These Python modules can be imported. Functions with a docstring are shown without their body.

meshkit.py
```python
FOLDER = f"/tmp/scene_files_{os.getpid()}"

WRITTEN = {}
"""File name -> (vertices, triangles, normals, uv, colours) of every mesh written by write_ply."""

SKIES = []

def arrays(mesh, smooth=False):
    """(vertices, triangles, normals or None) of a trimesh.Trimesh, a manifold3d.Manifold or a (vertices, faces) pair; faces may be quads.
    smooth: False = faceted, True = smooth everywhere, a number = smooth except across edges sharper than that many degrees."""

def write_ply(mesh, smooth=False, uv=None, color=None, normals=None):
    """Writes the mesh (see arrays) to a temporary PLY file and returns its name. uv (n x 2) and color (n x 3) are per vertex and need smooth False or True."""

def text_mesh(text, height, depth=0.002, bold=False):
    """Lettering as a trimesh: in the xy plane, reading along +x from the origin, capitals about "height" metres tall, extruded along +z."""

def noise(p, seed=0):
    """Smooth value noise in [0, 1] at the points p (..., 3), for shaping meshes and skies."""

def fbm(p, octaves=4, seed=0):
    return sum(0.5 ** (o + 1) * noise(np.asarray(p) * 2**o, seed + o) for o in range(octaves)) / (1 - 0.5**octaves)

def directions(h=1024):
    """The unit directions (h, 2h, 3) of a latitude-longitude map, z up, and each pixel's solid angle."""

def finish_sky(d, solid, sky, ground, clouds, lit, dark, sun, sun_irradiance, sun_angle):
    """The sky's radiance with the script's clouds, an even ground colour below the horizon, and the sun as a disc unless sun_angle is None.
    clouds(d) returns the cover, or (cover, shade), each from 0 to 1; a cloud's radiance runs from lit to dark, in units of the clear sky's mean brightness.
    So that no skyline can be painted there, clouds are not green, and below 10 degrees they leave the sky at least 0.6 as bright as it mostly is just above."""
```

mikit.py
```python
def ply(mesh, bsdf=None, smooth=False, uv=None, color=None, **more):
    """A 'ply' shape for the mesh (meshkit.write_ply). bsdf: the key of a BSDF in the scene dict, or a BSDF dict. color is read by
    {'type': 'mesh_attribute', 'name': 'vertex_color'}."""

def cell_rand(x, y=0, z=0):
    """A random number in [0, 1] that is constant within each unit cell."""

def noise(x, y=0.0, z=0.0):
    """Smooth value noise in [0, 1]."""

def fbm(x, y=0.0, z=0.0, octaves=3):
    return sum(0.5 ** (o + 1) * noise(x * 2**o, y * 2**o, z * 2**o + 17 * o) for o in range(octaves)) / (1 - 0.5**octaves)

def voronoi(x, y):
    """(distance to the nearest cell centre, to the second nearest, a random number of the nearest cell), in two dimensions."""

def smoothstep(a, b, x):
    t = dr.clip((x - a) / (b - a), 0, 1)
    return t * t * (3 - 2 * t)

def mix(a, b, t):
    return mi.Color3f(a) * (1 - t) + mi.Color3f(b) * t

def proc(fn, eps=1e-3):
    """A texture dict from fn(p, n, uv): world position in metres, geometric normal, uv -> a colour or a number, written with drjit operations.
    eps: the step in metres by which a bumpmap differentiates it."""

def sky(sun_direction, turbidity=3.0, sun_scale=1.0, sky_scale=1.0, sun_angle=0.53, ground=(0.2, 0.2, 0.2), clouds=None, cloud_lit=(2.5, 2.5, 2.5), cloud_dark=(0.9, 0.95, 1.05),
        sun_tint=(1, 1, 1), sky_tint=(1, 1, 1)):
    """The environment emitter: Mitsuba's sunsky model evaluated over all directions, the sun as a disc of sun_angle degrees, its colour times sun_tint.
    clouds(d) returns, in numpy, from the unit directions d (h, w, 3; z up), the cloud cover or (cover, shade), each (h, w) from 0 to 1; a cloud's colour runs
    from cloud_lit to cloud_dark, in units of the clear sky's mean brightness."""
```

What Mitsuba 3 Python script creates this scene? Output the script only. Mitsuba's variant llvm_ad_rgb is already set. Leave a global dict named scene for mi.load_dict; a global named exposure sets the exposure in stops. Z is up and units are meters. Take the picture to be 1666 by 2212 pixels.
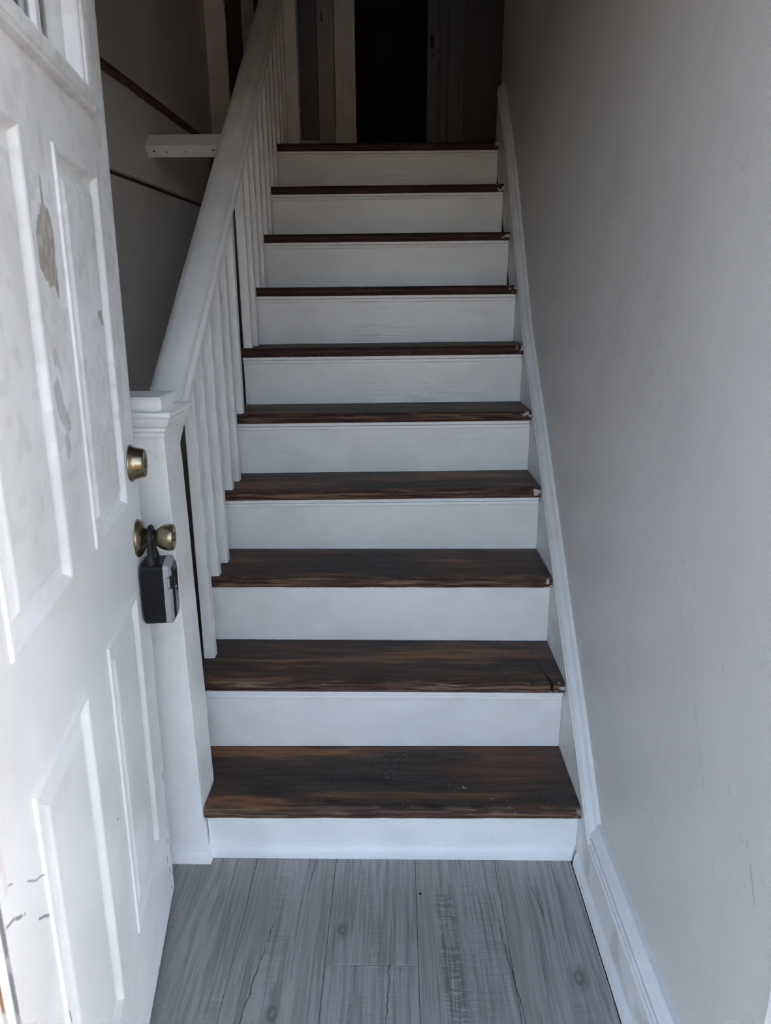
import math, random
import numpy as np, trimesh, manifold3d as m3
import drjit as dr, mitsuba as mi
import mikit
from mikit import proc, noise, fbm, smoothstep, mix, cell_rand, ply
from shapely.geometry import Polygon, box as sbox

random.seed(7)
rng = np.random.default_rng(7)
T = mi.ScalarTransform4f
scene, labels = {}, {}

# ------------------------------------------------------------------ camera, sky, exposure
F_PX = 1515.0
cam = np.array([0.0, 0.0, 1.2776])
fw = np.array([-0.01646, 0.95692, -0.28950]); fw /= np.linalg.norm(fw)
right = np.array([0.99985, 0.0158, -0.0047])
up = np.cross(right, fw); up /= np.linalg.norm(up)
scene['camera'] = {'type': 'thinlens', 'fov_axis': 'x', 'fov': math.degrees(2 * math.atan(833 / F_PX)),
                   'to_world': T().look_at(origin=cam.tolist(), target=(cam + fw).tolist(), up=up.tolist()),
                   'aperture_radius': 0.0017, 'focus_distance': 1.75, 'near_clip': 0.02, 'far_clip': 500.0}
scene['sky'] = mikit.sky((0.75, 0.25, 0.55), turbidity=5.0, sun_scale=1.0, sky_scale=1.0, ground=(0.10, 0.095, 0.08), sky_tint=(1.15, 1.0, 0.88))
exposure = 5.08

# ------------------------------------------------------------------ measures of the place
XR, XW = 0.426, 0.443            # skirt board face, right wall face
XB = -0.4935                     # right faces of the balusters
XT = -0.528                      # left ends of the treads
XL = -0.80                       # left wall (board face)
TH, NOSE = 0.031, 0.021
ZT = [(0.1457, 0.1515), (0.3496, 0.3482), (0.5457, 0.5469), (0.7340, 0.7444), (0.9303, 0.9393), (1.1224, 1.1305),
      (1.3216, 1.3261), (1.5177, 1.5220), (1.7144, 1.7184), (1.9102, 1.9088)]        # tread tops at XB and XR: the old stair has sagged
YR = [1.3733, 1.5955, 1.8082, 2.0269, 2.2354, 2.4414, 2.6434, 2.8610, 3.0710, 3.2820]  # riser faces
ZL = 1.91                        # landing
YF0, YF1 = 0.43, 0.585           # front wall, outer and inner face
YB = 4.0                         # back wall of the landing


# ------------------------------------------------------------------ mesh helpers
def tm(v, f):
    return trimesh.Trimesh(np.asarray(v, float), np.asarray(f), process=False)

def from_manifold(m):
    g = m.to_mesh()
    return tm(g.vert_properties[:, :3], g.tri_verts)

def to_manifold(mesh):
    mesh = trimesh.Trimesh(mesh.vertices, mesh.faces, process=True)
    return m3.Manifold(m3.Mesh(np.asarray(mesh.vertices, np.float32), np.asarray(mesh.faces, np.uint32)))

def hull(pts):
    return from_manifold(m3.Manifold.hull_points(np.asarray(pts, float)))

def bx(x0, x1, y0, y1, z0, z1, b=0.0):
    """A box with chamfered edges."""
    lo, hi = np.array([x0, y0, z0]), np.array([x1, y1, z1])
    if b <= 0:
        return trimesh.creation.box(extents=hi - lo, transform=trimesh.transformations.translation_matrix((lo + hi) / 2))
    pts = []
    for s in np.ndindex(2, 2, 2):
        c = np.where(s, hi, lo); d = np.where(s, -1, 1) * b
        for k in range(3):
            q = c + d; q[k] = c[k]
            pts.append(q)
    return hull(pts)

def extrude(poly, a0, a1, axis):
    """A polygon pushed along an axis from a0 to a1; its plane is (y,z) for x, (x,z) for y, (x,y) for z."""
    poly = poly if isinstance(poly, Polygon) else Polygon(poly)
    m = trimesh.creation.extrude_polygon(poly, a1 - a0, engine='earcut')
    v = m.vertices.copy(); u, w, h = v[:, 0], v[:, 1], v[:, 2] + a0
    v = {'x': np.stack([h, u, w], 1), 'y': np.stack([u, h, w], 1), 'z': np.stack([u, w, h], 1)}[axis]
    m = tm(v, m.faces)
    if axis == 'y':
        m.invert()
    return m

def sweep(section, path, side, upv, caps=True):
    """A closed section of (a, b) points carried along a polyline; a along side[i], b along upv[i], each a vector per path point."""
    path = np.asarray(path, float); n, k = len(path), len(section)
    side, upv = np.broadcast_to(side, (n, 3)), np.broadcast_to(upv, (n, 3))
    s = np.asarray(section, float)
    v = (path[:, None] + s[None, :, :1] * side[:, None] + s[None, :, 1:] * upv[:, None]).reshape(-1, 3)
    f = []
    for i in range(n - 1):
        for j in range(k):
            a, b = i * k + j, i * k + (j + 1) % k
            f += [[a, b, b + k], [a, b + k, a + k]]
    if caps:
        tri = trimesh.creation.triangulate_polygon(Polygon(s), engine='earcut')
        tv, tf = tri
        base = len(v)
        v = np.vstack([v, path[0] + tv[:, :1] * side[0] + tv[:, 1:] * upv[0], path[-1] + tv[:, :1] * side[-1] + tv[:, 1:] * upv[-1]])
        f += (tf[:, ::-1] + base).tolist() + (tf + base + len(tv)).tolist()
    m = tm(v, f)
    if m.volume < 0:
        m.invert()
    return m

def lathe(profile, n=40):
    """A profile of (radius, height) turned about z."""
    p = np.asarray(profile, float); k = len(p)
    a = np.arange(n) * 2 * math.pi / n
    v = np.stack([p[None, :, 0] * np.cos(a)[:, None], p[None, :, 0] * np.sin(a)[:, None], np.broadcast_to(p[None, :, 1], (n, k))], -1).reshape(-1, 3)
    f = []
    for i in range(n):
        for j in range(k - 1):
            q = [i * k + j, ((i + 1) % n) * k + j, ((i + 1) % n) * k + j + 1, i * k + j + 1]
            f += [[q[0], q[1], q[2]], [q[0], q[2], q[3]]]
    m = trimesh.Trimesh(v, f, process=True)
    m.update_faces(m.nondegenerate_faces())
    if m.volume < 0:
        m.invert()
    return m

def tube(points, r, n=14):
    p = np.asarray(points, float)
    t = np.gradient(p, axis=0); t /= np.linalg.norm(t, axis=1, keepdims=True)
    a = np.array([1.0, 0, 0]) if abs(t[0][0]) < .8 else np.array([0, 1.0, 0])
    side, upv = [], []
    for d in t:
        a = a - d * (a @ d); a /= np.linalg.norm(a)
        side.append(a.copy()); upv.append(np.cross(d, a))
    ang = np.arange(n) * 2 * math.pi / n
    return sweep(np.stack([np.cos(ang), np.sin(ang)], 1) * r, p, side, upv)

def cat(*ms):
    return trimesh.util.concatenate(list(ms))

def moved(mesh, m4):
    m = mesh.copy(); m.apply_transform(m4); return m

used = {}
def put(key, mesh, bsdf, smooth=False):
    """One entry of the scene; a key that is taken gets _001, _002, ..."""
    if key in scene or key in used:
        used[key] = used.get(key, 0) + 1
        key = f'{key}_{used[key]:03d}'
    else:
        used[key] = 0
    scene[key] = ply(mesh, bsdf, smooth)
    return key

def struct(key, mesh, bsdf, label=None, smooth=False):
    k = put(key, mesh, bsdf, smooth)
    labels[k] = {'kind': 'structure', **({'label': label} if label else {})}
    return k


# ------------------------------------------------------------------ materials
def srgb(r, g, b):
    c = np.array([r, g, b]) / 255.0
    return tuple(np.where(c <= .04045, c / 12.92, ((c + .055) / 1.055) ** 2.4).tolist())

def principled(color, rough=.5, spec=.5, **kw):
    if callable(color):
        color = proc(color)
    elif isinstance(color, tuple):
        color = {'type': 'rgb', 'value': list(color)}
    return {'type': 'principled', 'base_color': color, 'roughness': rough, 'specular': spec, **kw}

def bumped(b, fn, scale, eps=4e-4):
    return {'type': 'twosided', 'bsdf': {'type': 'bumpmap', 'arbitrary': proc(fn, eps), 'scale': scale, 'bsdf': b}}

def seg(x, y, ax, ay, bx_, by_):
    """Distance of (x, y) from a segment."""
    dx, dy = bx_ - ax, by_ - ay
    t = dr.clip(((x - ax) * dx + (y - ay) * dy) / (dx * dx + dy * dy + 1e-12), 0, 1)
    return dr.sqrt(dr.square(x - ax - t * dx) + dr.square(y - ay - t * dy))

def paint_color(base, dirt, amount):
    def fn(p, n, uv):
        a = fbm(p.x * 9, p.y * 9, p.z * 9, 3)
        s = smoothstep(.74, .83, noise(p.x * 150 + 3, p.y * 150, p.z * 150)) * smoothstep(.55, .7, noise(p.x * 21, p.y * 21, p.z * 21 + 5))
        c = mix(base, tuple(.93 * v for v in base), smoothstep(.35, .7, a))
        return mix(c, dirt, amount * .22 * s)
    return fn

WHITE = (.76, .755, .74)
def brush_x(p, n, uv):
    return .55 * fbm(p.x * 7, p.y * 160, p.z * 160, 2) + .5 * noise(p.x * 28, p.y * 45, p.z * 45) + .35 * smoothstep(.62, .75, noise(p.x * 70, p.y * 90, p.z * 110))
def brush_z(p, n, uv):
    return .55 * fbm(p.x * 170, p.y * 170, p.z * 8, 2) + .5 * noise(p.x * 50, p.y * 50, p.z * 26) + .35 * smoothstep(.62, .75, noise(p.x * 100, p.y * 100, p.z * 70))
scene['paint_riser'] = bumped(principled(paint_color(WHITE, (.35, .30, .24), .55), .34, .5), brush_x, .0011)
scene['paint_post'] = bumped(principled(paint_color((.85, .835, .81), (.35, .30, .24), .55), .36, .5), brush_z, .0011)
trimw = principled(paint_color((.70, .70, .69), (.3, .27, .22), .6), .38, .5)
scene['paint_plain'] = principled(WHITE, .36, .5)
scene['paint_trim'] = bumped(trimw, brush_x, .0006)

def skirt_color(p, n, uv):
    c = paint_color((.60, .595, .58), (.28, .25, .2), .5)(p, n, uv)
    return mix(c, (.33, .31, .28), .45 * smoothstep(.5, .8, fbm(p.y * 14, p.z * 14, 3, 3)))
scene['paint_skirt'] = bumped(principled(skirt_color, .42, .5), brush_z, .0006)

def wall_color(p, n, uv):
    y, z = p.y, p.z
    c = mix((.53, .502, .478), (.495, .469, .45), smoothstep(.3, .7, fbm(y * 2.3, z * 2.3, 1, 3)))
    wob = (fbm(y * 22, z * 22, 8, 2) - .5) * .02
    k = mi.Float(0)
    for ay, az, by, bz, w, s in WALL_MARKS:
        d = seg(y + wob, z + wob * .6, ay, az, by, bz)
        k = dr.maximum(k, s * (1 - smoothstep(w * .35, w, d)) * smoothstep(.30, .55, noise(y * 120, z * 120, w * 900)))
    specks = smoothstep(.80, .87, noise(y * 95, z * 80, 4)) * smoothstep(.5, .68, noise(y * 7, z * 7, 2))
    return mix(c, (.28, .26, .245), dr.clip(.7 * k +   .12 * specks, 0, .85))
WALL_MARKS = [(.93, .71, .86, .60, .0016, .7), (.735, .62, .70, .56, .0018, .9), (.80, .66, .795, .645, .0016, .8), (.98, .83, .93, .74, .0014, .6), (1.04, .76, 1.0, .70, .0012, .55),
              (1.22, .62, 1.18, .55, .0018, .55), (1.1, 1.02, 1.085, .96, .0016, .6), (1.28, .79, 1.25, .74, .0016, .5), (.9, 1.05, .88, .99, .0012, .5), (1.17, .39, 1.0, .27, .0011, .6),
              (1.5, .98, 1.47, .93, .0014, .5), (1.33, .93, 1.315, .925, .0022, .7), (1.345, .92, 1.335, .935, .0018, .6), (.82, .55, .80, .50, .0012, .5), (1.62, 1.2, 1.6, 1.17, .0015, .5),
              (1.12, .53, 1.06, .45, .0012, .5), (1.05, .58, .99, .49, .0012, .5), (.86, .80, .855, .79, .003, .5)]
def orange_peel(p, n, uv):
    return fbm(p.x * 90, p.y * 90, p.z * 60, 2) + .5 * noise(p.x * 30, p.y * 30, p.z * 4)
scene['wall_paint'] = bumped(principled(wall_color, .48, .45), orange_peel, .0005)

def left_color(p, n, uv):
    c = mix((.46, .44, .42), (.42, .40, .385), smoothstep(.3, .7, fbm(p.y * 3, p.z * 3, 1, 3)))
    k = mi.Float(0)
    for ay, az, by, bz, w in [(2.44, 1.606, 2.463, 1.55, 0.0020), (2.469, 1.54, 2.477, 1.505, 0.0020), (2.601, 1.546, 2.609, 1.524, 0.0024), (2.40, 1.80, 2.405, 1.79, 0.0034), (2.36, 1.69, 2.362, 1.675, 0.0031),
                              (3.02, 1.71, 3.03, 1.66, 0.0027), (2.55, 1.42, 2.56, 1.40, 0.0020), (2.47, 1.44, 2.475, 1.41, 0.0020)]:
        k = dr.maximum(k, 1 - smoothstep(w * .4, w, seg(p.y, p.z, ay, az, by, bz)))
    return mix(c, (.75, .73, .69), k * .8)
scene['left_paint'] = bumped(principled(left_color, .5, .45), orange_peel, .0005)
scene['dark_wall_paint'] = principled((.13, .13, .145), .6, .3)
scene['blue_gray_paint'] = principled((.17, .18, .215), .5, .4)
scene['ceiling_paint'] = principled((.62, .61, .59), .7, .3)

def tread_color(p, n, uv):
    """Old varnished pine: long grain across the stair, walked bare and black in the middle, grey with dust in the corners."""
    x, y, z = p.x, p.y, p.z
    k = dr.floor((z - .049) / .1957)
    nose = mi.Float(YR[9])
    for q in range(9):
        nose = dr.select(k < q + .5, dr.minimum(nose, YR[q]), nose)
    t = (y - nose + NOSE) / .2118
    wob = (fbm(x * 5, y * 9, k * 3.1, 3) - .5)
    gr = fbm(x * 6 + k * 7, (y + wob * .03) * 150, z * 200, 4)
    fine = noise(x * 30, (y + wob * .012) * 620, z * 600)
    broad = fbm(x * 2.6 + k * 5.3, y * 19 + wob, k * 2.7, 3)
    c = mix((.044, .027, .019), (.100, .048, .027), smoothstep(.36, .66, broad * .75 + gr * .25))
    c = mix(c, (.165, .070, .030), .8 * smoothstep(.52, .72, broad + .5 * (gr - .5)))
    worn = smoothstep(.50, .66, fbm(x * 3.3 + k * 11.7, y * 15 + wob * 1.5, k * 1.9, 4) + .055 - dr.abs(x + .02) * .30)
    c = mix(c, (.031, .0235, .0190), .85 * worn)
    first = dr.select(k < .5, 1.0, 0.0)
    ww = wob * .02
    c = mix(c, mix((.150, .068, .030), (.085, .042, .024), smoothstep(.35, .65, gr)), first * .8 * smoothstep(.017, .006, dr.abs(y + ww - 1.402 - .02 * x)) * smoothstep(.30, .2, dr.abs(x - .03)))
    c = mix(c, mix((.120, .044, .020), (.06, .030, .020), smoothstep(.35, .65, gr)), first * .75 * smoothstep(.10, .2, x + wob * .2) * smoothstep(1.45, 1.50, y + ww))
    c = mix(c, (.024, .019, .017), first * .7 * smoothstep(.030, .015, dr.abs(y + ww * 1.6 - 1.455)) * smoothstep(.27, .12, dr.abs(x + .02)))
    mid = fbm(x * 13 + k, (y + wob * .02) * 95, k, 3)
    c = c * (.62 + .62 * gr + .42 * fine) * (.72 + .9 * mid)
    c = mix(c, (.16, .115, .08), .34 * smoothstep(.62, .74, noise(x * 16 + 4, (y + wob * .02) * 260, k)) * smoothstep(.45, .6, broad))
    dust = smoothstep(.50, .68, fbm(x * 26, y * 60, k, 3)) * .30 + smoothstep(.33, .43, x + (noise(x * 30, y * 30, 2) - .5) * .07) * .8
    c = mix(c, (.062, .058, .054), dr.clip(dust, 0, .8) * .6)
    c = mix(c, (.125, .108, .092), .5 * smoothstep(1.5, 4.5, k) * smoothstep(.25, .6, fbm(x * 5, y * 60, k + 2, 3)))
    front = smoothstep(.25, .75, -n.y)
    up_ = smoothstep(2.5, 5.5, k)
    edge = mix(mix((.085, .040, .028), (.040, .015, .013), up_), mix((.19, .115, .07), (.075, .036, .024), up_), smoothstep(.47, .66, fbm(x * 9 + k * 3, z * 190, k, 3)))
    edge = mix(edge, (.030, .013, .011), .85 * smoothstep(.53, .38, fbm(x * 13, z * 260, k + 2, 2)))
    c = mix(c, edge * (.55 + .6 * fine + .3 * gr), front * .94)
    daub = front * smoothstep(.400, .412, x + (noise(k * 7.3, z * 160, 1) - .5) * .03) * smoothstep(.45, .55, noise(x * 90, z * 120, k + 3)) * dr.select(k > .5, 1.0, .35)
    c = mix(c, (.52, .50, .47), .9 * daub)
    lip = smoothstep(.075, .02, t + (noise(x * 40, k, 2) - .5) * .05) * (1 - front) * smoothstep(.40, .58, fbm(x * 20, k * 3, 5, 3)) * (1 - .7 * up_)
    c = mix(c, (.185, .135, .092), .6 * lip)
    specks = smoothstep(.86, .90, noise(x * 330, y * 330, z * 330)) * smoothstep(.50, .68, noise(x * 14, y * 14, k + 9))
    drips = smoothstep(.95, .97, noise(x * 150, y * 110, z * 120 + k)) * smoothstep(.62, .78, noise(x * 7, y * 7, k + 4))
    return mix(mix(c, (.30, .285, .26), .5 * specks), (.46, .43, .39), .5 * drips)
def tread_bump(p, n, uv):
    return 1.2 * fbm(p.x * 8, p.y * 330, p.z * 330, 3) + .8 * smoothstep(.5, .7, fbm(p.x * 12, p.y * 50, p.z * 50, 3))
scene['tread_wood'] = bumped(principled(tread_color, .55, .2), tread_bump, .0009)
scene['dark_wood'] = bumped(principled(lambda p, n, uv: mix((.040, .020, .016), (.10, .05, .036), fbm(p.y * 14, p.z * 160, p.x * 160, 3)), .5, .4), lambda p, n, uv: fbm(p.y * 30, p.z * 90, p.x * 90, 3), .003)

PW, PX0 = .188, -.145
def plank_color(p, n, uv):
    x, y = p.x, p.y
    k = dr.floor((x - PX0) / PW)
    k = k + 20 * dr.select((k == 0) & (y < 1.083), 1, 0)
    r = cell_rand(k, 3, 1)
    wx = x + (fbm(x * 7, y * 3, k, 2) - .5) * .02
    gr = fbm(wx * 130, y * 6 + r * 9, k, 4)
    broad = fbm(wx * 17, y * 2.2 + r * 5, k * 3, 3)
    c = mix((.272, .264, .258), (.326, .318, .311), smoothstep(.3, .72, broad * .6 + gr * .4))
    c = mix(c, (.125, .120, .118), .34 * smoothstep(.44, .30, gr) * smoothstep(.35, .65, broad + .1))
    c = mix(c, (.135, .125, .122), .34 * smoothstep(.52, .38, noise(wx * 430, y * 14 + r * 9, k) * .6 + noise(wx * 210, y * 9, k + 4) * .4))
    c = mix(c, (.25, .235, .215), .35 * smoothstep(.55, .75, noise(x * 13, y * 6, k + 2)))
    yw = y + (noise(x * 60, y * 12, 4) - .5) * .003
    saw = smoothstep(.45, .70, noise(x * 34 + yw * 9, yw * 560, k) * .7 + .3 * noise(x * 420, y * 30, 3)) * smoothstep(.50, .70, fbm(x * 16 + 2.5 * yw, y * 3.4, k + 5, 3))
    c = mix(c, (.17, .166, .164), .36 * saw)
    band = smoothstep(.030, .012, dr.abs(x - .108 - .04 * (1.16 - y))) * smoothstep(1.36, 1.2, y) * smoothstep(.40, .62, noise(x * 40 + y * 20, (y + (noise(x * 70, y * 9, 4) - .5) * .004) * 420, 3) * .55 + noise(x * 300, y * 22, 7) * .5)
    c = mix(c, (.085, .082, .080), .55 * band)
    crack = mi.Float(0)
    wob = (noise(y * 55, x * 8, 1) - .5) * .004 + (noise(y * 160, x * 8, 2) - .5) * .0025
    for ax, ay, bx_, by_, w in [(.219, 1.172, .226, 1.09, .0016), (.226, 1.09, .242, .93, .0026), (-.278, 1.083, -.294, .93, .0026), (-.262, 1.19, -.278, 1.083, .0013), (-.015, 1.083, -.024, .93, .0022),
                               (-.19, 1.36, -.203, 1.26, .0014), (.30, 1.31, .318, 1.2, .0012), (-.09, 1.0, -.095, .93, .0013)]:
        crack = dr.maximum(crack, 1 - smoothstep(w * .2, w * .75, seg(x + wob, y, ax, ay, bx_, by_) + (noise(x * 300, y * 70, 5) - .5) * .0014))
    for kx, ky, s in [(-.116, 1.165, .010), (.358, 1.061, .013), (-.234, .98, .012)]:
        d = dr.sqrt(dr.square((x - kx) * 1.25) + dr.square((y - ky) * .8)) + (noise(x * 160, y * 130, 2) - .5) * .004
        crack = dr.maximum(crack, .5 * (1 - smoothstep(.0, s * .45, dr.abs(d - s * .75) )))
        c = mix(c, (.17, .165, .16), .55 * (1 - smoothstep(s * .8, s * 2.6, d)))
    spot = 1 - smoothstep(.0030, .0042, dr.sqrt(dr.square(x - .052) + dr.square(y - 1.261)))
    c = mix(c, (.07, .066, .064), .9 * crack)
    return mix(c, (.012, .012, .013), spot)
scene['vinyl_plank'] = bumped(principled(plank_color, .40, .45), lambda p, n, uv: fbm(p.x * 260, p.y * 7, 1, 3), .0005)
scene['joint_dark'] = principled((.05, .048, .046), .8, .2)
scene['paving'] = principled((.080, .065, .051), .9, .2)
scene['added_wall_paint'] = principled((.20, .17, .14), .8, .2)
scene['lawn'] = principled((.16, .19, .09), .9, .2)
scene['siding_paint'] = principled((.62, .60, .56), .7, .3)
scene['brass'] = {'type': 'twosided', 'bsdf': {'type': 'principled', 'base_color': proc(lambda p, n, uv: mix((.33, .27, .175), (.13, .10, .07), dr.clip(.6 * smoothstep(.52, .75, fbm(p.x * 120, p.y * 120, p.z * 70, 3)), 0, 1))), 'metallic': .95, 'roughness': .27, 'specular': .5}}
scene['brass_dark'] = principled((.10, .075, .05), .35, .5, metallic=.9)
scene['black_plastic'] = principled(lambda p, n, uv: mix((.0075, .008, .010), (.013, .013, .014), smoothstep(.6, .8, fbm(p.x * 90, p.y * 90, p.z * 90, 3))), .45, .22)
scene['black_rubber'] = principled((.010, .010, .011), .55, .4)
scene['black_gloss'] = principled((.006, .006, .007), .15, .5)
scene['silver_plastic'] = principled((.36, .365, .375), .33, .5, metallic=.35)
scene['steel'] = principled((.5, .5, .5), .3, .5, metallic=1.0)
scene['weather_gray'] = principled(lambda p, n, uv: mix((.17, .16, .165), (.42, .40, .40), smoothstep(.5, .7, fbm(p.z * 24, p.y * 30, 7, 3))), .7, .2)
scene['rust'] = principled(lambda p, n, uv: mix((.30, .14, .07), (.55, .50, .45), smoothstep(.45, .6, fbm(p.z * 30, p.y * 60, 3, 3))), .8, .2)
scene['gap_shade'] = principled((.05, .042, .035), .9, .1)  # near-black colour for the shade in the fascia joint
scene['window_glass'] = {'type': 'thindielectric', 'int_ior': 1.5}
scene['hinge_steel'] = principled(lambda p, n, uv: mix((.55, .52, .48), (.22, .09, .04), smoothstep(.5, .7, fbm(p.x * 80, p.y * 80, p.z * 80, 3))), .5, .5, metallic=.4)

for key in [k for k, d in scene.items() if d.get('type') == 'principled']:
    scene[key] = {'type': 'twosided', 'bsdf': scene[key]}

# ------------------------------------------------------------------ the setting
TOP = 4.55
struct('ground', bx(-14, 14, -26, YF0 - .001, -.45, -.13), 'paving')
struct('added_horizon_wall', bx(-14, 14, -12.3, -12, -.13, 1.2), 'added_wall_paint')  # unseen wall, added to block low horizon light from the upper stairs
struct('wall_right', bx(XW, XW + .12, YF1 - .002, 3.385, 0, TOP), 'wall_paint', 'grey painted wall along the right side of the stairs')
# front wall around the doorway
DX0, DX1, DZ = -.408, .432, 2.075
front = cat(bx(-4.5, DX0, YF0, YF1, -.2, 6.6), bx(DX1, 4.5, YF0, YF1, -.2, 6.6), bx(DX0, DX1, YF0, YF1, DZ, 6.6))
struct('wall_front', front, 'siding_paint')
jamb_r = cat(bx(DX1 - .003, DX1 + .010, YF0 - .02, YF1 + .036, 0, DZ, .003))
struct('trim_1', jamb_r, 'paint_post', 'white jamb at the right side of the entry doorway')
struct('trim_2', cat(bx(DX0 - .006, DX0 + .012, YF0 - .02, YF1 - .10, 0, DZ, .003)), 'paint_post', 'white jamb at the left side of the entry doorway')
struct('trim_3', bx(DX0 + .013, DX1 - .004, YF0 - .02, YF1 + .02, DZ - .018, DZ - .001, .003), 'paint_post')
struct('sill', bx(DX0 + .013, DX1 - .004, YF0 - .06, YF1 - .02, -.12, .001, .004), 'dark_wood')
# hall floor: single planks
struct('floor', bx(-1.02, XW, YF1 - .019, 5.2, -.12, -.0065), 'joint_dark', 'floor of grey wood-look vinyl planks at the foot of the stairs')
for k in range(-5, 4):
    x0, x1 = PX0 + k * PW, PX0 + (k + 1) * PW
    x0, x1 = max(x0, -1.01), min(x1, XR - .0135)
    if x1 - x0 < .01:
        continue
    ends = [YF1 - .018, 1.083, 5.19] if k == 0 else [YF1 - .018, 2.0 + .37 * ((k * 3) % 5), 5.19]
    for a, b in zip(ends[:-1], ends[1:]):
        put('floor__plank', bx(x0 + .0004, x1 - .0004, a + .0004, b - .0004, -.006, 0, .0007), 'vinyl_plank')
# baseboard right: board, cap moulding, shoe
base_end = 1.372
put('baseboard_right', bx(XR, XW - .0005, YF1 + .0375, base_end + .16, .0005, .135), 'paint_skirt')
labels['baseboard_right'] = {'kind': 'structure', 'label': 'white baseboard with moulded cap along the right wall by the floor'}
CAP = [(0, 0), (-.0245, .0), (-.0280, .0025), (-.0280, .0065), (-.0250, .0090), (-.0170, .0095), (-.0170, .0145), (-.0245, .0150), (-.0262, .0175), (-.0255, .0225), (-.0235, .0240), (-.0155, .0245), (-.0155, .0295), (-.0225, .0300), (-.0232, .0345),
       (-.0200, .0385), (-.0140, .0440), (-.0110, .0500), (-.0085, .0560), (0, .0560)]
put('baseboard_right__cap_moulding', sweep(CAP, [(XW, YF1 + .0375, .1345), (XW, 1.2545, .1345)], [(1, 0, 0)] * 2, [(0, 0, .94), (0, .2, .94)]), 'paint_trim', 12)
SHOE = [(0, 0), (-.012, 0), (-.0125, .004), (-.0115, .014), (-.0075, .023), (-.002, .028), (0, .0285)]
put('baseboard_right__shoe_moulding', sweep(SHOE, [(XR, YF1 + .0375, 0), (XR, 1.3605, 0)], [(1, 0, 0), (1, 1, 0)], [(0, 0, 1)] * 2), 'paint_trim', 30)

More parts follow.
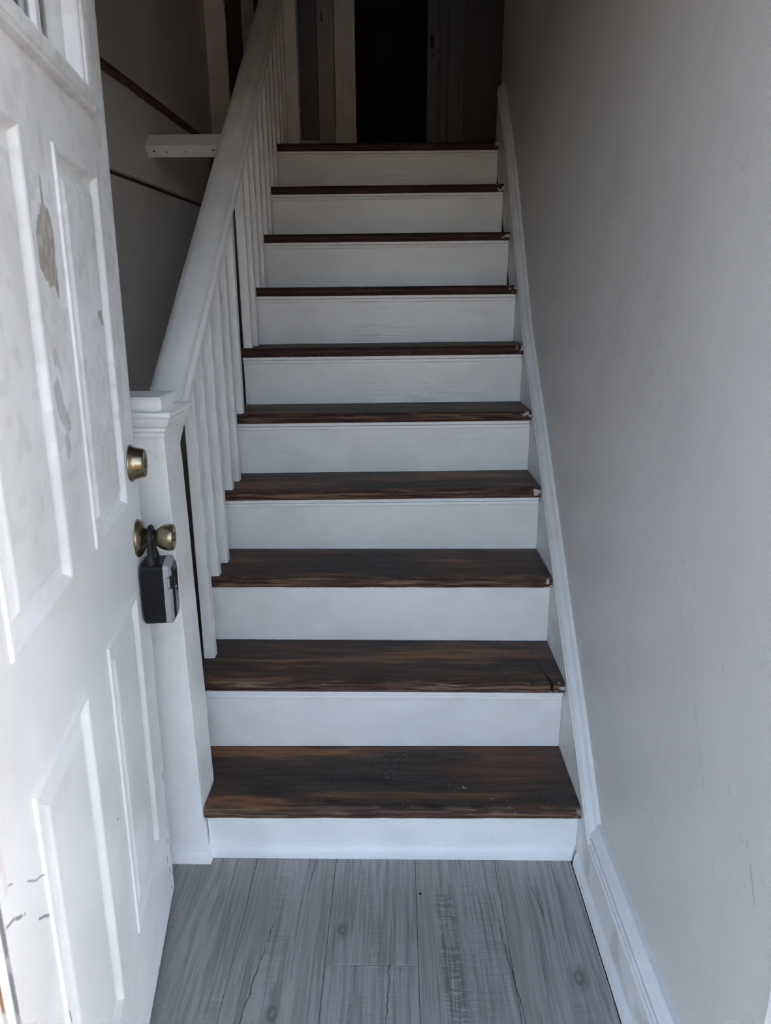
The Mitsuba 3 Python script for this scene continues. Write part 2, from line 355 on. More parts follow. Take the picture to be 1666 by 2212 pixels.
# left wall: lower boarding, fascia of the upper floor, upper wall
struct('wall_left', cat(bx(XL - .14, XL - .026, YF1 + .001, 5.2, 0, 1.60), bx(XL - .14, XL - .03, YF1 + .001, 3.5, 1.66, TOP), bx(XL - .14, XL - .026, 3.3, 5.2, 1.58, 1.78), bx(XL - .14, XL - .037, YF1 + .001, 3.5, 1.58, 1.70)), 'left_paint', 'dim grey wall left of the handrail')
def slanted(x0, x1, y0, y1, za, zb, h):
    """A board along y whose bottom runs from za at y0 to zb at y1."""
    return hull([(x, y, z) for x in (x0, x1) for y, zz in ((y0, za), (y1, zb)) for z in (zz, zz + h)])
put('wall_left__fascia_board', slanted(XL - .038, XL, 1.0, 3.5, 1.603, 1.672, .285), 'left_paint')
labels['wall_left__fascia_board'] = {'label': 'smooth upper board with shade painted dark into the joint along its lower edge'}
put('wall_left__joint', slanted(XL - .037, XL - .018, 1.0, 3.5, 1.5955, 1.6640, .0085), 'gap_shade')  # dark strip in the joint, standing in for shade under the fascia
put('wall_left__lower_board', hull([(x, y, z) for x in (XL - .036, XL - .022) for y, zz in ((.62, 1.585), (3.5, 1.6635)) for z in (.0, zz)]), 'left_paint')
rail = []
for i, y in enumerate(np.linspace(1.0, 3.5, 60)):
    w = (noise_ := float(rng.random())) * .004
    rail.append((y, 1.8600 + .0235 * (y - 1.0) * .9 - w * .9, w))
rail_path = [(XL - .028, y, z) for y, z, _ in rail]
put('trim_4', sweep([(0, -.004), (.038, -.006), (.044, .004), (.042, .013), (.036, .019), (0, .021)], rail_path, [(1 + r[2] * 30, 0, 0) for r in rail], [(0, 0, 1)] * 60), 'dark_wood', 40)
labels['trim_4'] = {'kind': 'structure', 'label': 'dark brown wooden strip running along the left wall above the board'}
# landing
struct('floor_landing', cat(bx(-1.9, XT - .01, 3.285, YB + .01, 1.70, ZL - .001), bx(XT - .01, 1.6, 3.32, YB + .01, 1.70, ZL - .001)), 'dark_wood')
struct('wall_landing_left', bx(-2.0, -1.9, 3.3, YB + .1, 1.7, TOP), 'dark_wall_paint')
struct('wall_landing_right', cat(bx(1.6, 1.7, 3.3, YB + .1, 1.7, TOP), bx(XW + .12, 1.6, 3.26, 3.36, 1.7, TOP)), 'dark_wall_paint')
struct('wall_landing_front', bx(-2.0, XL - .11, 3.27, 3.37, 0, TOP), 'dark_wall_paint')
# back wall with two openings
OL0, OL1, OR0, OR1, HEAD = -.70, -.545, -.211, .150, 3.93
back = cat(bx(-1.9, OL0, YB, YB + .11, ZL, TOP), bx(OL1, OR0, YB, YB + .11, ZL, TOP), bx(OR1, 1.6, YB, YB + .11, ZL, TOP), bx(OL0, OL1, YB, YB + .11, HEAD, TOP), bx(OR0, OR1, YB, YB + .11, HEAD, TOP))
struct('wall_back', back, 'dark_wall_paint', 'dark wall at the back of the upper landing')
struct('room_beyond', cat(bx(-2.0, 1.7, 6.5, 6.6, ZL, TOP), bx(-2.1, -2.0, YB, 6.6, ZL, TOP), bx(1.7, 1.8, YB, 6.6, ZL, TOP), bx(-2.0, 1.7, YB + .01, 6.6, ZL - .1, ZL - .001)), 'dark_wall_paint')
struct('ceiling', bx(-2.3, 2.3, YF0, 6.7, TOP, TOP + .15), 'ceiling_paint')
struct('wall_hall_back', cat(bx(-1.02, XT, 5.2, 5.3, 0, 1.72), bx(XT + .03, XW + .12, 3.43, 3.53, 0, 1.72), bx(XT + .03, XT + .13, 3.53, 5.3, 0, 1.72)), 'dark_wall_paint')
def casing(x0, x1, y, z0, z1, d=.018):
    """A door casing with a stepped, beaded face, standing on z0."""
    w = x1 - x0
    s = [(0, 0), (0, -d * .72), (w * .06, -d * .8), (w * .12, -d * .62), (w * .30, -d * .62), (w * .36, -d * .86), (w * .42, -d * .62), (w * .80, -d * .75), (w * .88, -d), (w, -d), (w, 0)]
    return sweep([(a, b) for a, b in s], [(x0, y, z0), (x0, y, z1)], [(1, 0, 0)] * 2, [(0, 1, 0)] * 2)
struct('trim_5', cat(casing(-.310, OR0 + .002, YB, ZL + .20, HEAD + .08), bx(-.314, OR0 + .004, YB - .022, YB, ZL, ZL + .20, .002)), 'paint_post', 'off-white door casing left of the dark doorway at the top')
struct('trim_6', cat(casing(.208, .330, YB, ZL, HEAD + .08), bx(OR1, .206, YB - .012, YB + .10, ZL, HEAD, .002)), 'blue_gray_paint', 'dark blue-grey door casing right of the dark doorway at the top')
put('trim_6__strike_plate', bx(OR1 + .014, OR1 + .034, YB - .0135, YB - .0118, 2.47, 2.525), 'joint_dark')
put('trim_6__strike_plate', bx(OR1 + .020, OR1 + .034, YB - .0135, YB - .0118, 2.43, 2.44), 'joint_dark')
struct('trim_7', casing(-.765, OL0 - .004, YB, ZL, HEAD), 'paint_post')
struct('trim_8', cat(bx(XL - .01, -.745, 3.5, 3.53, ZL, HEAD, .003), bx(XL - .031, XL - .008, 3.497, 3.53, ZL, HEAD)), 'paint_post', 'white casing at the end of the left wall above the white beam')
struct('trim_9', bx(-.52, -.308, YB - .02, YB, ZL, ZL + .153, .003), 'paint_trim')
# a dark flush door between post and casing
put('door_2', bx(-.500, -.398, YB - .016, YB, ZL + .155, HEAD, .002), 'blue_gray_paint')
labels['door_2'] = {'kind': 'structure', 'label': 'dark blue-grey door behind the post at the top of the stairs'}
put('door_2__jamb', bx(-.396, -.314, YB - .028, YB, ZL + .13, HEAD, .003), 'left_paint')
put('door_2__catch', cat(bx(-.372, -.368, YB - .032, YB - .027, 2.585, 2.63), bx(-.372, -.364, YB - .032, YB - .027, 2.585, 2.592)), 'joint_dark')
# white beam across the side hall
put('trim_10', extrude([(2.452, 1.7485), (2.500, 1.7900), (2.56, 1.7900), (2.56, 1.745), (2.479, 1.7195)], XL + .0005, XT - .012, 'x'), 'paint_trim')
labels['trim_10'] = {'kind': 'structure', 'label': 'short white beam with a pointed face between the left wall and the handrail'}
for x, o, r in ((-.775, 0, .0022), (-.735, -.002, .0014), (-.675, -.002, .0014), (-.585, .002, .0024)):
    put('trim_10__nail_hole', extrude(Polygon([(x + r * math.cos(a) * 1.3, 1.7345 + o + r * math.sin(a)) for a in np.arange(8) * math.pi / 4]), 2.4605, 2.4745, 'y'), 'joint_dark')

# ------------------------------------------------------------------ staircase
labels['staircase'] = {'label': 'straight staircase of worn dark wooden treads and white painted risers', 'category': 'staircase'}
def tilt(mesh, k):
    """Carries a mesh built with its tread top at z = 0 to the sagging tread k."""
    l, r = ZT[k]
    m = mesh.copy(); v = m.vertices.copy()
    v[:, 2] += l + (r - l) * (v[:, 0] - XB) / (XR - XB)
    m.vertices = v
    return m

def at_z(k, x):
    l, r = ZT[k]
    return l + (r - l) * (x - XB) / (XR - XB)

def nosing(front, backy):
    r = TH / 2
    pts = [(backy, -TH), (front + r * .9, -TH)]
    pts += [(front + r * .9 - r * .9 * math.sin(a), -r - r * math.cos(a)) for a in np.linspace(.25, math.pi - .25, 9)]
    pts += [(front + r * .9, 0), (backy, 0)]
    return pts

for k in range(10):
    y0 = YR[k] - NOSE
    y1 = (YR[k + 1] if k < 9 else 3.42) + .006
    xl = -.4485 if k == 0 else XT
    m = extrude(nosing(y0, y1), xl, XR - .001, 'x')
    # cuts along x so that edges can wander a little
    m = from_manifold(to_manifold(m).refine_to_length(.035))
    v = m.vertices.copy()
    wob = (np.interp(v[:, 0], np.linspace(-.6, .5, 40), rng.normal(0, .0011, 40)))
    v[:, 1] += wob * (np.abs(v[:, 1] - y0) < .02)
    m.vertices = v
    if k == 0:      # the first tread runs on behind the newel post
        m = cat(m, bx(XT, -.4488, 1.4665, y1, -TH, 0))
    if k == 1:      # split end of the second tread
        cut = hull([(x, y, z) for z in (-.05, .01) for x, y in ((.3905, y0 - .01), (.3985, y0 - .01), (.3925, y0 + .03), (.383, y0 + .045), (.3815, y0 + .045), (.386, y0 + .02))])
        line = hull([(x, y, z) for z in (-.003, .01) for x, y in ((.3815, y0 + .044), (.3830, y0 + .044), (.366, y0 + .2), (.3652, y0 + .2))])
        m = from_manifold(to_manifold(m) - to_manifold(cut) - to_manifold(line))
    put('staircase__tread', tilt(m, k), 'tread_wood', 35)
    # riser
    x0 = -.4485 if k == 0 else XT + .0022
    xr = XR - .0008
    zt0, zt1 = at_z(k, x0) - TH, at_z(k, xr) - TH
    zb0, zb1 = (.002, .002) if k == 0 else (at_z(k - 1, x0) + .0005, at_z(k - 1, xr) + .0005)
    yr, d = YR[k], .018
    put('staircase__riser', hull([(x0, yr, zb0), (xr, yr, zb1), (x0, yr, zt0), (xr, yr, zt1), (x0, yr + d, zb0), (xr, yr + d, zb1), (x0, yr + d, zt0), (xr, yr + d, zt1)]), 'paint_riser')
    # cove moulding under the nosing
    h = {0: .0085, 2: .006}.get(k, .021)
    o = {0: .010, 2: .008}.get(k, .0135)
    cove = [(0, -h), (-o * .62, -h), (-o * .66, -h * .92), (-o * .62, -h * .66), (-o * .55, -h * .58), (-o * .12, -h * .54), (-o * .12, -h * .47), (-o, -h * .45), (-o * 1.08, -h * .38), (-o * 1.08, -h * .08), (-o, 0), (0, 0)]
    cm = sweep([(a, b) for a, b in cove], [(x0 + .001, yr, -TH), (xr - .003, yr, -TH)], [(0, 1, 0)] * 2, [(0, 0, 1)] * 2)
    put('staircase__cove_moulding', tilt(cm, k), 'paint_plain', 15)
# shoe at the foot of the first riser
put('staircase__shoe_moulding', sweep([(0, 0), (-.012, 0), (-.0125, .005), (-.0115, .016), (-.0085, .025), (-.003, .031), (0, .032)], [(-.4475, YR[0], .0003), (XR - .0015, YR[0], .0003)], [(-.2, 1, 0), (.8, 1, 0)], [(0, 0, 1)] * 2), 'paint_riser', 30)
# outer string and the boarding under it
string = [(1.4715, .001)]
for k in range(10):
    zz = min(at_z(k, XT), at_z(k, XB)) - TH - .001
    if k == 0:
        string += [(1.4715, zz)]
    string += [(YR[k + 1] + .0185 if k < 9 else 3.41, zz)]
    if k < 9:
        string += [(YR[k + 1] + .0185, min(at_z(k + 1, XT), at_z(k + 1, XB)) - TH - .001)]
string += [(3.41, 1.62), (1.65, .001)]
put('staircase__stringer', extrude(Polygon(string).buffer(0), XT + .003, XT + .021, 'x'), 'paint_post')
# wall string (skirt board) on the right with its moulded cap
inner = [(1.2550, .1345), (1.46, .3165), (1.67, .500), (2.095, .890), (2.392, 1.145), (2.66, 1.455), (2.86, 1.690), (3.02, 1.850), (3.235, 2.045), (3.300, 2.095)]
inner = np.array(inner)
sk = [(1.29, .01)] + [tuple(q + np.array([.012, .02])) for q in inner] + [(3.372, 2.07), (3.372, 1.90)] + [(y, z - .30) for y, z in inner[::-1] if z > .42] + [(1.5, .01)]
sk_poly = Polygon(sk).buffer(0)
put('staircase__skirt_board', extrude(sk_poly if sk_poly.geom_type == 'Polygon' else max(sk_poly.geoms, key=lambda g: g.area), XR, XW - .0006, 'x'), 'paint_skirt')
path = np.array([(XW, y, z) for y, z in inner])
tang = np.gradient(path, axis=0); tang /= np.linalg.norm(tang, axis=1, keepdims=True)
nrm = np.stack([0 * tang[:, 0], -tang[:, 2], tang[:, 1]], 1)
nrm[0] = (0, .27, 1.29); nrm[-1] = (0, .1, 1)
put('staircase__skirt_cap', sweep([(a, b * .72) for a, b in CAP], path, [(1, 0, 0)] * len(path), nrm), 'paint_trim', 12)

# ------------------------------------------------------------------ stair railing
labels['stair_railing'] = {'label': 'white painted stair railing with square newel post, handrail and square balusters', 'category': 'railing'}
NX0, NX1, NY0, NY1 = -.559, -.4525, 1.353, 1.461
def rough_post(m, amp=.0009, L=.03):
    m = from_manifold(to_manifold(m).refine_to_length(L))
    v = m.vertices.copy(); c = v.mean(0)
    d = (v - c) * [1, 1, 0]
    v += d / (np.linalg.norm(d, axis=1, keepdims=True) + 1e-9) * (rng.normal(0, amp, (len(v), 1)))
    m.vertices = v
    return m
post = bx(NX0, NX1, NY0, NY1, .0005, 1.034, .0022)
post = rough_post(post, .0006, .05)
v = post.vertices.copy(); v[:, 0] -= (v[:, 2] - .14) * .0072; post.vertices = v
put('stair_railing__newel_post', post, 'paint_post', 40)
LX = -.0067
def ring(section, x0, x1, y0, y1, z):
    """A moulding mitred around a post: section of (out, up)."""
    c = np.array([(x0, y0), (x1, y0), (x1, y1), (x0, y1)], float); o = np.array([(-1, -1), (1, -1), (1, 1), (-1, 1)], float)
    k = len(section); vv, ff = [], []
    for i in range(4):
        for a, b in section:
            vv.append((*(c[i] + o[i] * a), z + b))
    for i in range(4):
        for j in range(k):
            q = [i * k + j, ((i + 1) % 4) * k + j, ((i + 1) % 4) * k + (j + 1) % k, i * k + (j + 1) % k]
            ff += [[q[0], q[1], q[2]], [q[0], q[2], q[3]]]
    m = tm(vv, ff)
    if m.volume < 0:
        m.invert()
    return m
cx0, cx1, cy0, cy1 = NX0 + LX, NX1 + LX, NY0, NY1
put('stair_railing__newel_post__neck_moulding', ring([(-.004, 0), (.003, 0), (.0045, .004), (.003, .009), (.0065, .0105), (.0085, .014), (.007, .019), (.011, .0205), (.016, .026), (.0195, .035), (.021, .042), (-.004, .042)], cx0, cx1, cy0, cy1, 1.0205), 'paint_post', 20)
slab = rough_post(bx(cx0 - .0255, cx1 + .0255, cy0 - .0255, cy1 + .0255, 1.061, 1.0745, .0035), .0004, .02)
put('stair_railing__newel_post__cap', slab, 'paint_post', 40)
top = bx(cx0 - .001, cx1 + .0015, cy0 - .001, cy1 + .0015, 1.0735, 1.099, .005)
put('stair_railing__newel_post__cap_block', rough_post(top, .0006, .014), 'paint_post', 28)
put('stair_railing__newel_post__base_moulding', ring([(-.004, 0), (.012, 0), (.0125, .004), (.0115, .016), (.0085, .025), (.003, .031), (-.004, .032)], NX0, NX1, NY0, NY1 - .07, .0004), 'paint_post', 25)

# handrail: bread-loaf top, bead and fillet
SL = .790
RY0, RZ0 = 1.4815, .920
RY1 = 3.598
def rail_z(y):
    return RZ0 + SL * (y - RY0)
pitch = math.atan(SL)
hr = [(-.036, 0), (-.036, .010), (-.032, .012), (-.041, .018), (-.041, .026), (-.036, .031), (-.040, .040), (-.040, .050), (-.036, .062), (-.026, .071), (-.012, .0755), (.008, .0755), (.020, .073), (.0305, .066), (.0360, .057), (.0375, .049), (.0365, .0430),
      (.0270, .0415), (.0270, .0375), (.0400, .0360), (.0445, .0325), (.0460, .0260), (.0440, .0190), (.0390, .0150), (.0300, .0145), (.0300, .0115), (.0355, .0105), (.0355, 0)]
HC = -.5245
n_s = 26
ys = np.linspace(RY0, RY1, n_s)
upn = np.array([0, -math.sin(pitch), math.cos(pitch)])
ups = np.tile(upn, (n_s, 1)); ups[0] = (0, 0, 1 / math.cos(pitch)); ups[-1] = (0, 0, 1 / math.cos(pitch))
put('stair_railing__handrail', sweep(hr, [(HC, y, rail_z(y)) for y in ys], [(1, 0, 0)] * n_s, ups), 'paint_post', 32)
# balusters
BW = .0285
spots = [(1, 1.696)]
for k in range(2, 9):
    off = YR[k] - .005
    spots.append((k, off))
    if k != 4:
        spots.append((k, off + .1035))
spots.append((9, YR[9] - .004)); spots.append((9, YR[9] + .10)); spots.append((9, YR[9] + .205))
for k, y in spots:
    x1 = XB + float(rng.normal(0, .0008)); x0 = x1 - BW
    w = BW + float(rng.normal(0, .0006))
    z0 = max(at_z(k, x0), at_z(k, x1)) + .0004 if k < 9 else max(at_z(9, x0), ZL)+.0004
    zt0, zt1 = rail_z(y) + .002, rail_z(y + w) + .002
    b = .0014
    lean = float(rng.normal(0, .0015))
    b0 = [(x0 + b, y), (x1 - b, y), (x1, y + b), (x1, y + w - b), (x1 - b, y + w), (x0 + b, y + w), (x0, y + w - b), (x0, y + b)]
    pts = [(x, yy, z0) for x, yy in b0] + [(x + lean, yy, zt0 + (zt1 - zt0) * (yy - y) / w) for x, yy in b0]
    m = from_manifold(m3.Manifold.hull_points(np.array(pts)).refine_to_length(.09))
    v = m.vertices.copy(); v[:, :2] += rng.normal(0, .00022, (len(v), 2)); m.vertices = v
    put('stair_railing__baluster', m, 'paint_post')
put('stair_railing__landing_post', bx(-.5185, -.4500, 3.60, 3.668, ZL + .0004, 3.05, .002), 'paint_post')

# ------------------------------------------------------------------ the open entry door
DA = np.array([-.5034, 1.2637, .012])
S_ = np.array([.15834, -.98738, 0.0]); U_ = np.array([.01864, .00299, .99982]); E_ = np.cross(U_, S_)
E_ = E_ if E_[0] > 0 else -E_
DM = np.eye(4); DM[:3, 0], DM[:3, 1], DM[:3, 2], DM[:3, 3] = S_, U_, E_, DA     # door: s from the free edge, up, out
if np.linalg.det(DM[:3, :3]) < 0:
    FLIP = True
else:
    FLIP = False
def D(mesh):
    m = mesh.copy(); v = m.vertices @ DM[:3, :3].T + DA
    m = tm(v, m.faces)
    if FLIP:
        m.invert()
    return m
DW, DH, DT = .762, 2.025, .044

def door_local(p):
    q = p - mi.Point3f(*DA.tolist())
    return (q.x * float(S_[0]) + q.y * float(S_[1]) + q.z * float(S_[2]), q.x * float(U_[0]) + q.y * float(U_[1]) + q.z * float(U_[2]))

def door_color(p, n, uv):
    s, h = door_local(p)
    a = fbm(s * 7, h * 7, 2, 3)
    c = mix((.79, .79, .785), (.73, .725, .71), smoothstep(.35, .75, a))
    # dirt rubbed in below the window and between the upper panels
    c = mix(c, (.52, .49, .45), .26 * smoothstep(.46, .74, fbm(s * 13, h * 9, 9, 4)) * smoothstep(.85, 1.05, h))
    c = mix(c, (.48, .45, .41), .22 * smoothstep(.6, .8, noise(s * 60, h * 60, 3)) * smoothstep(.9, 1.1, h))
    wob = (fbm(s * 60, h * 22, 5, 3) - .5)
    peel = mi.Float(0)
    for s0, h0, s1, h1, w in [(.386, 1.405, .388, 1.375, .004), (.388, 1.372, .388, 1.345, .013), (.386, 1.345, .386, 1.318, .030), (.405, 1.335, .405, 1.305, .016), (.372, 1.318, .370, 1.302, .013), (.392, 1.305, .392, 1.297, .010), (.404, 1.203, .400, 1.185, .010), (.410, 1.150, .402, 1.135, .014), (.392, 1.128, .384, 1.110, .012), (.396, 1.095, .393, 1.076, .010), (.170, 1.236, .157, 1.242, .006)]:
        peel = dr.maximum(peel, 1 - smoothstep(-.0012, .0012, seg(s + wob * .016, h + wob * .05, s0, h0, s1, h1) - w))
    c = mix(c, mix((.34, .305, .27), (.43, .40, .36), smoothstep(.3, .7, fbm(s * 110, h * 60, 1, 3))), peel * (.6 + .4 * smoothstep(1.2, 1.28, h)) * (.85 + .15 * smoothstep(.35, .5, fbm(s * 150, h * 90, 4, 2))))
    # cracks near the hinge edge, chips along the bottom of the free edge
    k = mi.Float(0)
    wv = (noise(s * 60, h * 20, 2) - .5) * .008
    for s0, h0, s1, h1, w in [(.758, .697, .742, .691, .0024), (.738, .688, .717, .670, .0026), (.712, .664, .692, .637, .0014), (.694, .640, .663, .611, .0024), (.742, .731, .661, .664, .0014), (.014, .31, .013, .292, .0042), (.30, .40, .292, .385, .0012), (.37, .49, .362, .487, .0016), (.66, .50, .655, .44, .0016)]:
        k = dr.maximum(k, (1 - smoothstep(w * .4, w, seg(s, h + wv, s0, h0, s1, h1))) * smoothstep(.35, .5, noise(s * 75, h * 60, 8)))
    chips = smoothstep(.80, .84, noise(s * 140, h * 75, 3)) * smoothstep(.10, .02, s) * smoothstep(.30, .10, h)
    k = dr.maximum(k, chips)
    rust = smoothstep(.60, .74, fbm(s * 70, h * 26, 4, 3)) * smoothstep(.74, .757, s)
    c = mix(c, (.45, .24, .13), .6 * rust)
    edge = smoothstep(.012, .002, s) * smoothstep(.35, .6, fbm(s * 30, h * 16, 7, 3))
    c = mix(c, (.55, .52, .44), .5 * edge)
    return mix(c, (.16, .16, .18), .85 * k)
def door_bump(p, n, uv):
    s, h = door_local(p)
    return fbm(s * 190, h * 10, 1, 3) + .4 * noise(s * 70, h * 70, 4)
scene['door_paint'] = bumped(principled(door_color, .42, .5), door_bump, .00045)

labels['door_1'] = {'kind': 'structure', 'label': 'open white entry door with raised panels and a window, brass knob and deadbolt'}
COLS = [(.108, .321), (.446, .657)]
ROWS = [(.2216, .7597), (.9264, 1.4506)]
WIN = (.106, .658, 1.532, 1.970)      # outer frame of the light
GL = (.156, .608, 1.566, 1.936)       # glass
face = sbox(0, 0, DW, DH)
for c in COLS:
    for r in ROWS:
        face = face.difference(sbox(c[0], r[0], c[1], r[1]))
face = face.difference(sbox(GL[0] - .012, GL[2] - .012, GL[1] + .012, GL[3] + .012))
core = sbox(0, 0, DW, DH).difference(sbox(GL[0] - .012, GL[2] - .012, GL[1] + .012, GL[3] + .012))
skin = cat(extrude(face, -.010, 0, 'z'), extrude(core, -DT, -.0102, 'z'))
put('door_1', D(skin), 'door_paint')
def loft_rects(rect, levels, close=True):
    """Nested rectangles of (inset, height): a raised panel."""
    s0, h0, s1, h1 = rect
    v, f = [], []
    for d, e in levels:
        v += [(s0 + d, h0 + d, e), (s1 - d, h0 + d, e), (s1 - d, h1 - d, e), (s0 + d, h1 - d, e)]
    for i in range(len(levels) - 1):
        for j in range(4):
            a, b = i * 4 + j, i * 4 + (j + 1) % 4
            f += [[a, b, b + 4], [a, b + 4, a + 4]]
    if close:
        q = (len(levels) - 1) * 4
        f += [[q, q + 1, q + 2], [q, q + 2, q + 3]]
        f += [[2, 1, 0], [3, 2, 0]]
    return tm(v, f)
PANEL = [(-.004, -.0099), (-.004, .0002), (-.002, .0030), (.003, .0036), (.006, .0022), (.010, -.0030), (.013, -.0060), (.017, -.0066), (.026, -.0058), (.033, -.0022), (.036, .0002), (.040, .0008)]
for c in COLS:
    for r in ROWS[::-1]:
        put('door_1__panel', D(loft_rects((c[0], r[0], c[1], r[1]), PANEL)), 'door_paint')
# window frame, glass and grille bars
fs = [(0, -.0002), (0, .0085), (.0025, .0110), (.0075, .0110), (.0095, .0090), (.0110, .0095), (.015, .0125), (.022, .0138), (.036, .0138), (.041, .0120), (.044, .0090), (.048, .0080), (.050, .0060), (.050, -.0140), (.0005, -.0140)]
k = len(fs); v, f = [], []
for sx, sy in ((0, 0), (1, 0), (1, 1), (0, 1)):
    for d, e in fs:
        v.append((WIN[0] + d if not sx else WIN[1] - d, WIN[2] + d * .68 if not sy else WIN[3] - d * .68, e))
for i in range(4):
    for j in range(k):
        q = [i * k + j, ((i + 1) % 4) * k + j, ((i + 1) % 4) * k + (j + 1) % k, i * k + (j + 1) % k]
        f += [[q[0], q[1], q[2]], [q[0], q[2], q[3]]]
wf = tm(v, f)
if wf.volume < 0:
    wf.invert()
put('door_1__window_frame', D(wf), 'door_paint', 25)
put('door_1__window_frame__pane', D(bx(GL[0] - .006, GL[1] + .006, GL[2] - .006, GL[3] + .006, -.0142, -.0124)), 'window_glass')
for s0 in (.295, .446):
    put('door_1__window_frame__grille_bar', D(bx(s0, s0 + .022, GL[2] - .006, GL[3] + .006, -.0122, -.0030, .003)), 'door_paint')
put('door_1__weatherstrip', D(bx(DW + .0004, DW + .0016, .004, DH - .004, -.0036, -.0004)), 'weather_gray')
put('door_1__edge_strip', D(bx(DW + .0004, DW + .0026, .004, DH - .004, -.0125, -.0042, .0008)), 'paint_trim')
put('door_1__rust_line', D(bx(DW + .0004, DW + .0014, .004, DH - .004, -.0158, -.0130)), 'rust')
# deadbolt and knob
def Dl(mesh, s, h, e=0.0):
    return D(moved(mesh, trimesh.transformations.translation_matrix((s, h, e))))
put('door_1__deadbolt', Dl(lathe([(0, 0), (.0325, 0), (.0335, .0015), (.0328, .0035), (.0300, .007), (.0282, .012), (.0264, .019), (.0254, .0240), (.0238, .0258), (.0145, .0262), (.0135, .0252), (0, .0252)], 48), .049, .988), 'brass', 30)
put('door_1__deadbolt__keyway', Dl(cat(lathe([(0, .0245), (.0088, .0245), (.0088, .0260), (0, .0260)], 28), bx(-.0011, .0011, -.0055, .0055, .0252, .0263)), .049, .988), 'brass_dark', 30)
labels['door_1__deadbolt'] = {'label': 'tarnished brass deadbolt cylinder'}
KS, KH = .047, .846
put('door_1__door_knob', Dl(lathe([(0, 0), (.0345, 0), (.0355, .002), (.0345, .005), (.031, .009), (.024, .0125), (.0165, .016), (.0125, .020), (.0115, .025), (.0120, .030), (.0150, .034), (.0195, .040), (.0232, .047), (.0250, .054), (.0253, .060), (.0240, .0645), (.0215, .0665), (.0185, .0660), (0, .0655)], 56), KS, KH), 'brass', 28)
put('door_1__door_knob__key_cylinder', Dl(cat(lathe([(0, .0650), (.0085, .0650), (.0085, .0672), (0, .0672)], 28), bx(-.001, .001, -.005, .005, .067, .0676)), KS, KH), 'brass_dark', 30)
labels['door_1__door_knob'] = {'label': 'tarnished brass tulip door knob with round rose'}
# hinges at the hinge edge
for h in (.26, 1.0, 1.76):
    put('door_1__hinge', D(cat(bx(DW + .0005, DW + .0025, h - .045, h + .045, -.036, -.002), *[moved(trimesh.creation.cylinder(.006, .088, sections=16), trimesh.transformations.translation_matrix((DW + .006, h, -DT - .004)) @ trimesh.transformations.rotation_matrix(math.pi / 2, (1, 0, 0)))])), 'hinge_steel', 30)

# ------------------------------------------------------------------ key lock box hanging on the knob
labels['key_lock_box'] = {'label': 'black key lock box with silver face frame hanging from the brass door knob', 'category': 'lock box'}
LS0, LS1, LH0, LH1, LE0 = KS - .032, KS + .032, .684, .802, .0045
def rounded(s0, s1, h0, h1, r, n=6):
    return sbox(s0 + r, h0 + r, s1 - r, h1 - r).buffer(r, quad_segs=n)
body = cat(extrude(rounded(LS0, LS1, LH0, LH1, .009), LE0, LE0 + .046, 'z'))
body = hull(np.vstack([np.c_[np.array(rounded(LS0 + i, LS1 - i, LH0 + i, LH1 - i, .009).exterior.coords), np.full(len(rounded(LS0 + i, LS1 - i, LH0 + i, LH1 - i, .009).exterior.coords), e)] for i, e in ((.004, LE0), (.0012, LE0 + .0015), (0, LE0 + .005), (0, LE0 + .0405))]))
put('key_lock_box__body', D(body), 'black_plastic', 35)
def ringplate(o, e_levels):
    return hull(np.vstack([np.c_[np.array(rounded(LS0 + i, LS1 - i, LH0 + i, LH1 - i, .009).exterior.coords)[:, :2], np.full(len(rounded(LS0 + i, LS1 - i, LH0 + i, LH1 - i, .009).exterior.coords), e)] for i, e in e_levels]))
framem = ringplate(0, [(0, LE0 + .041), (-.0004, LE0 + .0415), (-.0004, LE0 + .0505), (.0035, LE0 + .0545), (.010, LE0 + .0575)])
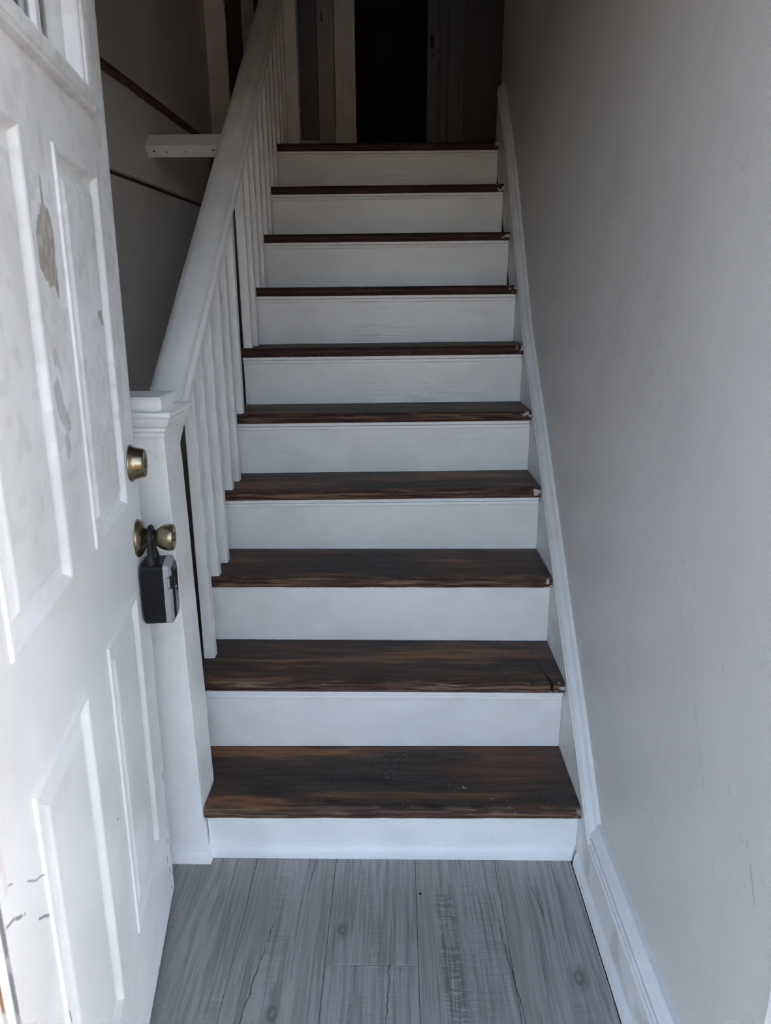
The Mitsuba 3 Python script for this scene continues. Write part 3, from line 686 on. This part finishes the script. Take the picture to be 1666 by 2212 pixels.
# the frame is open in front and notched at the thumb latch
hole = extrude(rounded(LS0 + .0062, LS1 - .0062, LH0 + .0062, LH1 - .0062, .006), LE0 + .052, LE0 + .08, 'z')
notch = hull([(s, h, e) for s in (LS1 - .016, LS1 + .003) for h, e in ((LH1 - .046, LE0 + .0475), (LH1 - .024, LE0 + .0475), (LH1 - .053, LE0 + .066), (LH1 - .017, LE0 + .066))])
framem = from_manifold(to_manifold(framem) - to_manifold(hole) - to_manifold(notch))
put('key_lock_box__face_frame', D(framem), 'silver_plastic', 25)
cover = hull(np.vstack([np.c_[np.array(rounded(LS0 + i, LS1 - i, LH0 + i, LH1 - i, .006).exterior.coords)[:, :2], np.full(len(rounded(LS0 + i, LS1 - i, LH0 + i, LH1 - i, .006).exterior.coords), e)] for i, e in ((.0065, LE0 + .0522), (.0065, LE0 + .0552), (.0105, LE0 + .0585), (.016, LE0 + .0597))]))
put('key_lock_box__cover', D(cover), 'black_gloss', 25)
latch = hull([(s, h, e) for s in (LS1 - .0155, LS1 - .0012) for h, e in ((LH1 - .0445, LE0 + .0478), (LH1 - .0255, LE0 + .0478), (LH1 - .0445, LE0 + .0515), (LH1 - .0255, LE0 + .0515))])
put('key_lock_box__latch', D(latch), 'silver_plastic')
put('key_lock_box__cover__button', Dl(lathe([(0, 0), (.004, 0), (.0036, .001), (0, .0012)], 20), KS + .010, LH1 - .050, LE0 + .0596), 'steel', 30)
# shackle: a U over the neck of the knob
SE = .0240; sr = .0052
aa = np.linspace(0, math.pi, 17)
SR = .0195
sh = [(KS + SR, LH1 - .004, SE)] + [(KS + SR, h, SE) for h in np.linspace(LH1 + .004, KH - .004, 5)] + [(KS + SR * math.cos(a), KH + SR * math.sin(a), SE) for a in aa[1:-1]] + [(KS - SR, h, SE) for h in np.linspace(KH - .004, LH1 + .004, 5)] + [(KS - SR, LH1 - .004, SE)]
put('key_lock_box__shackle', D(tube(sh, sr, 16)), 'black_rubber', 50)
for sgn in (1, -1):
    put('key_lock_box__shackle_boot', Dl(moved(lathe([(0, -.003), (.0092, -.003), (.0092, .003), (.0078, .009), (.0062, .014), (.0053, .0155), (0, .0155)], 20), trimesh.transformations.rotation_matrix(-math.pi / 2, (1, 0, 0))), KS + sgn * SR, LH1, SE), 'black_rubber', 35)
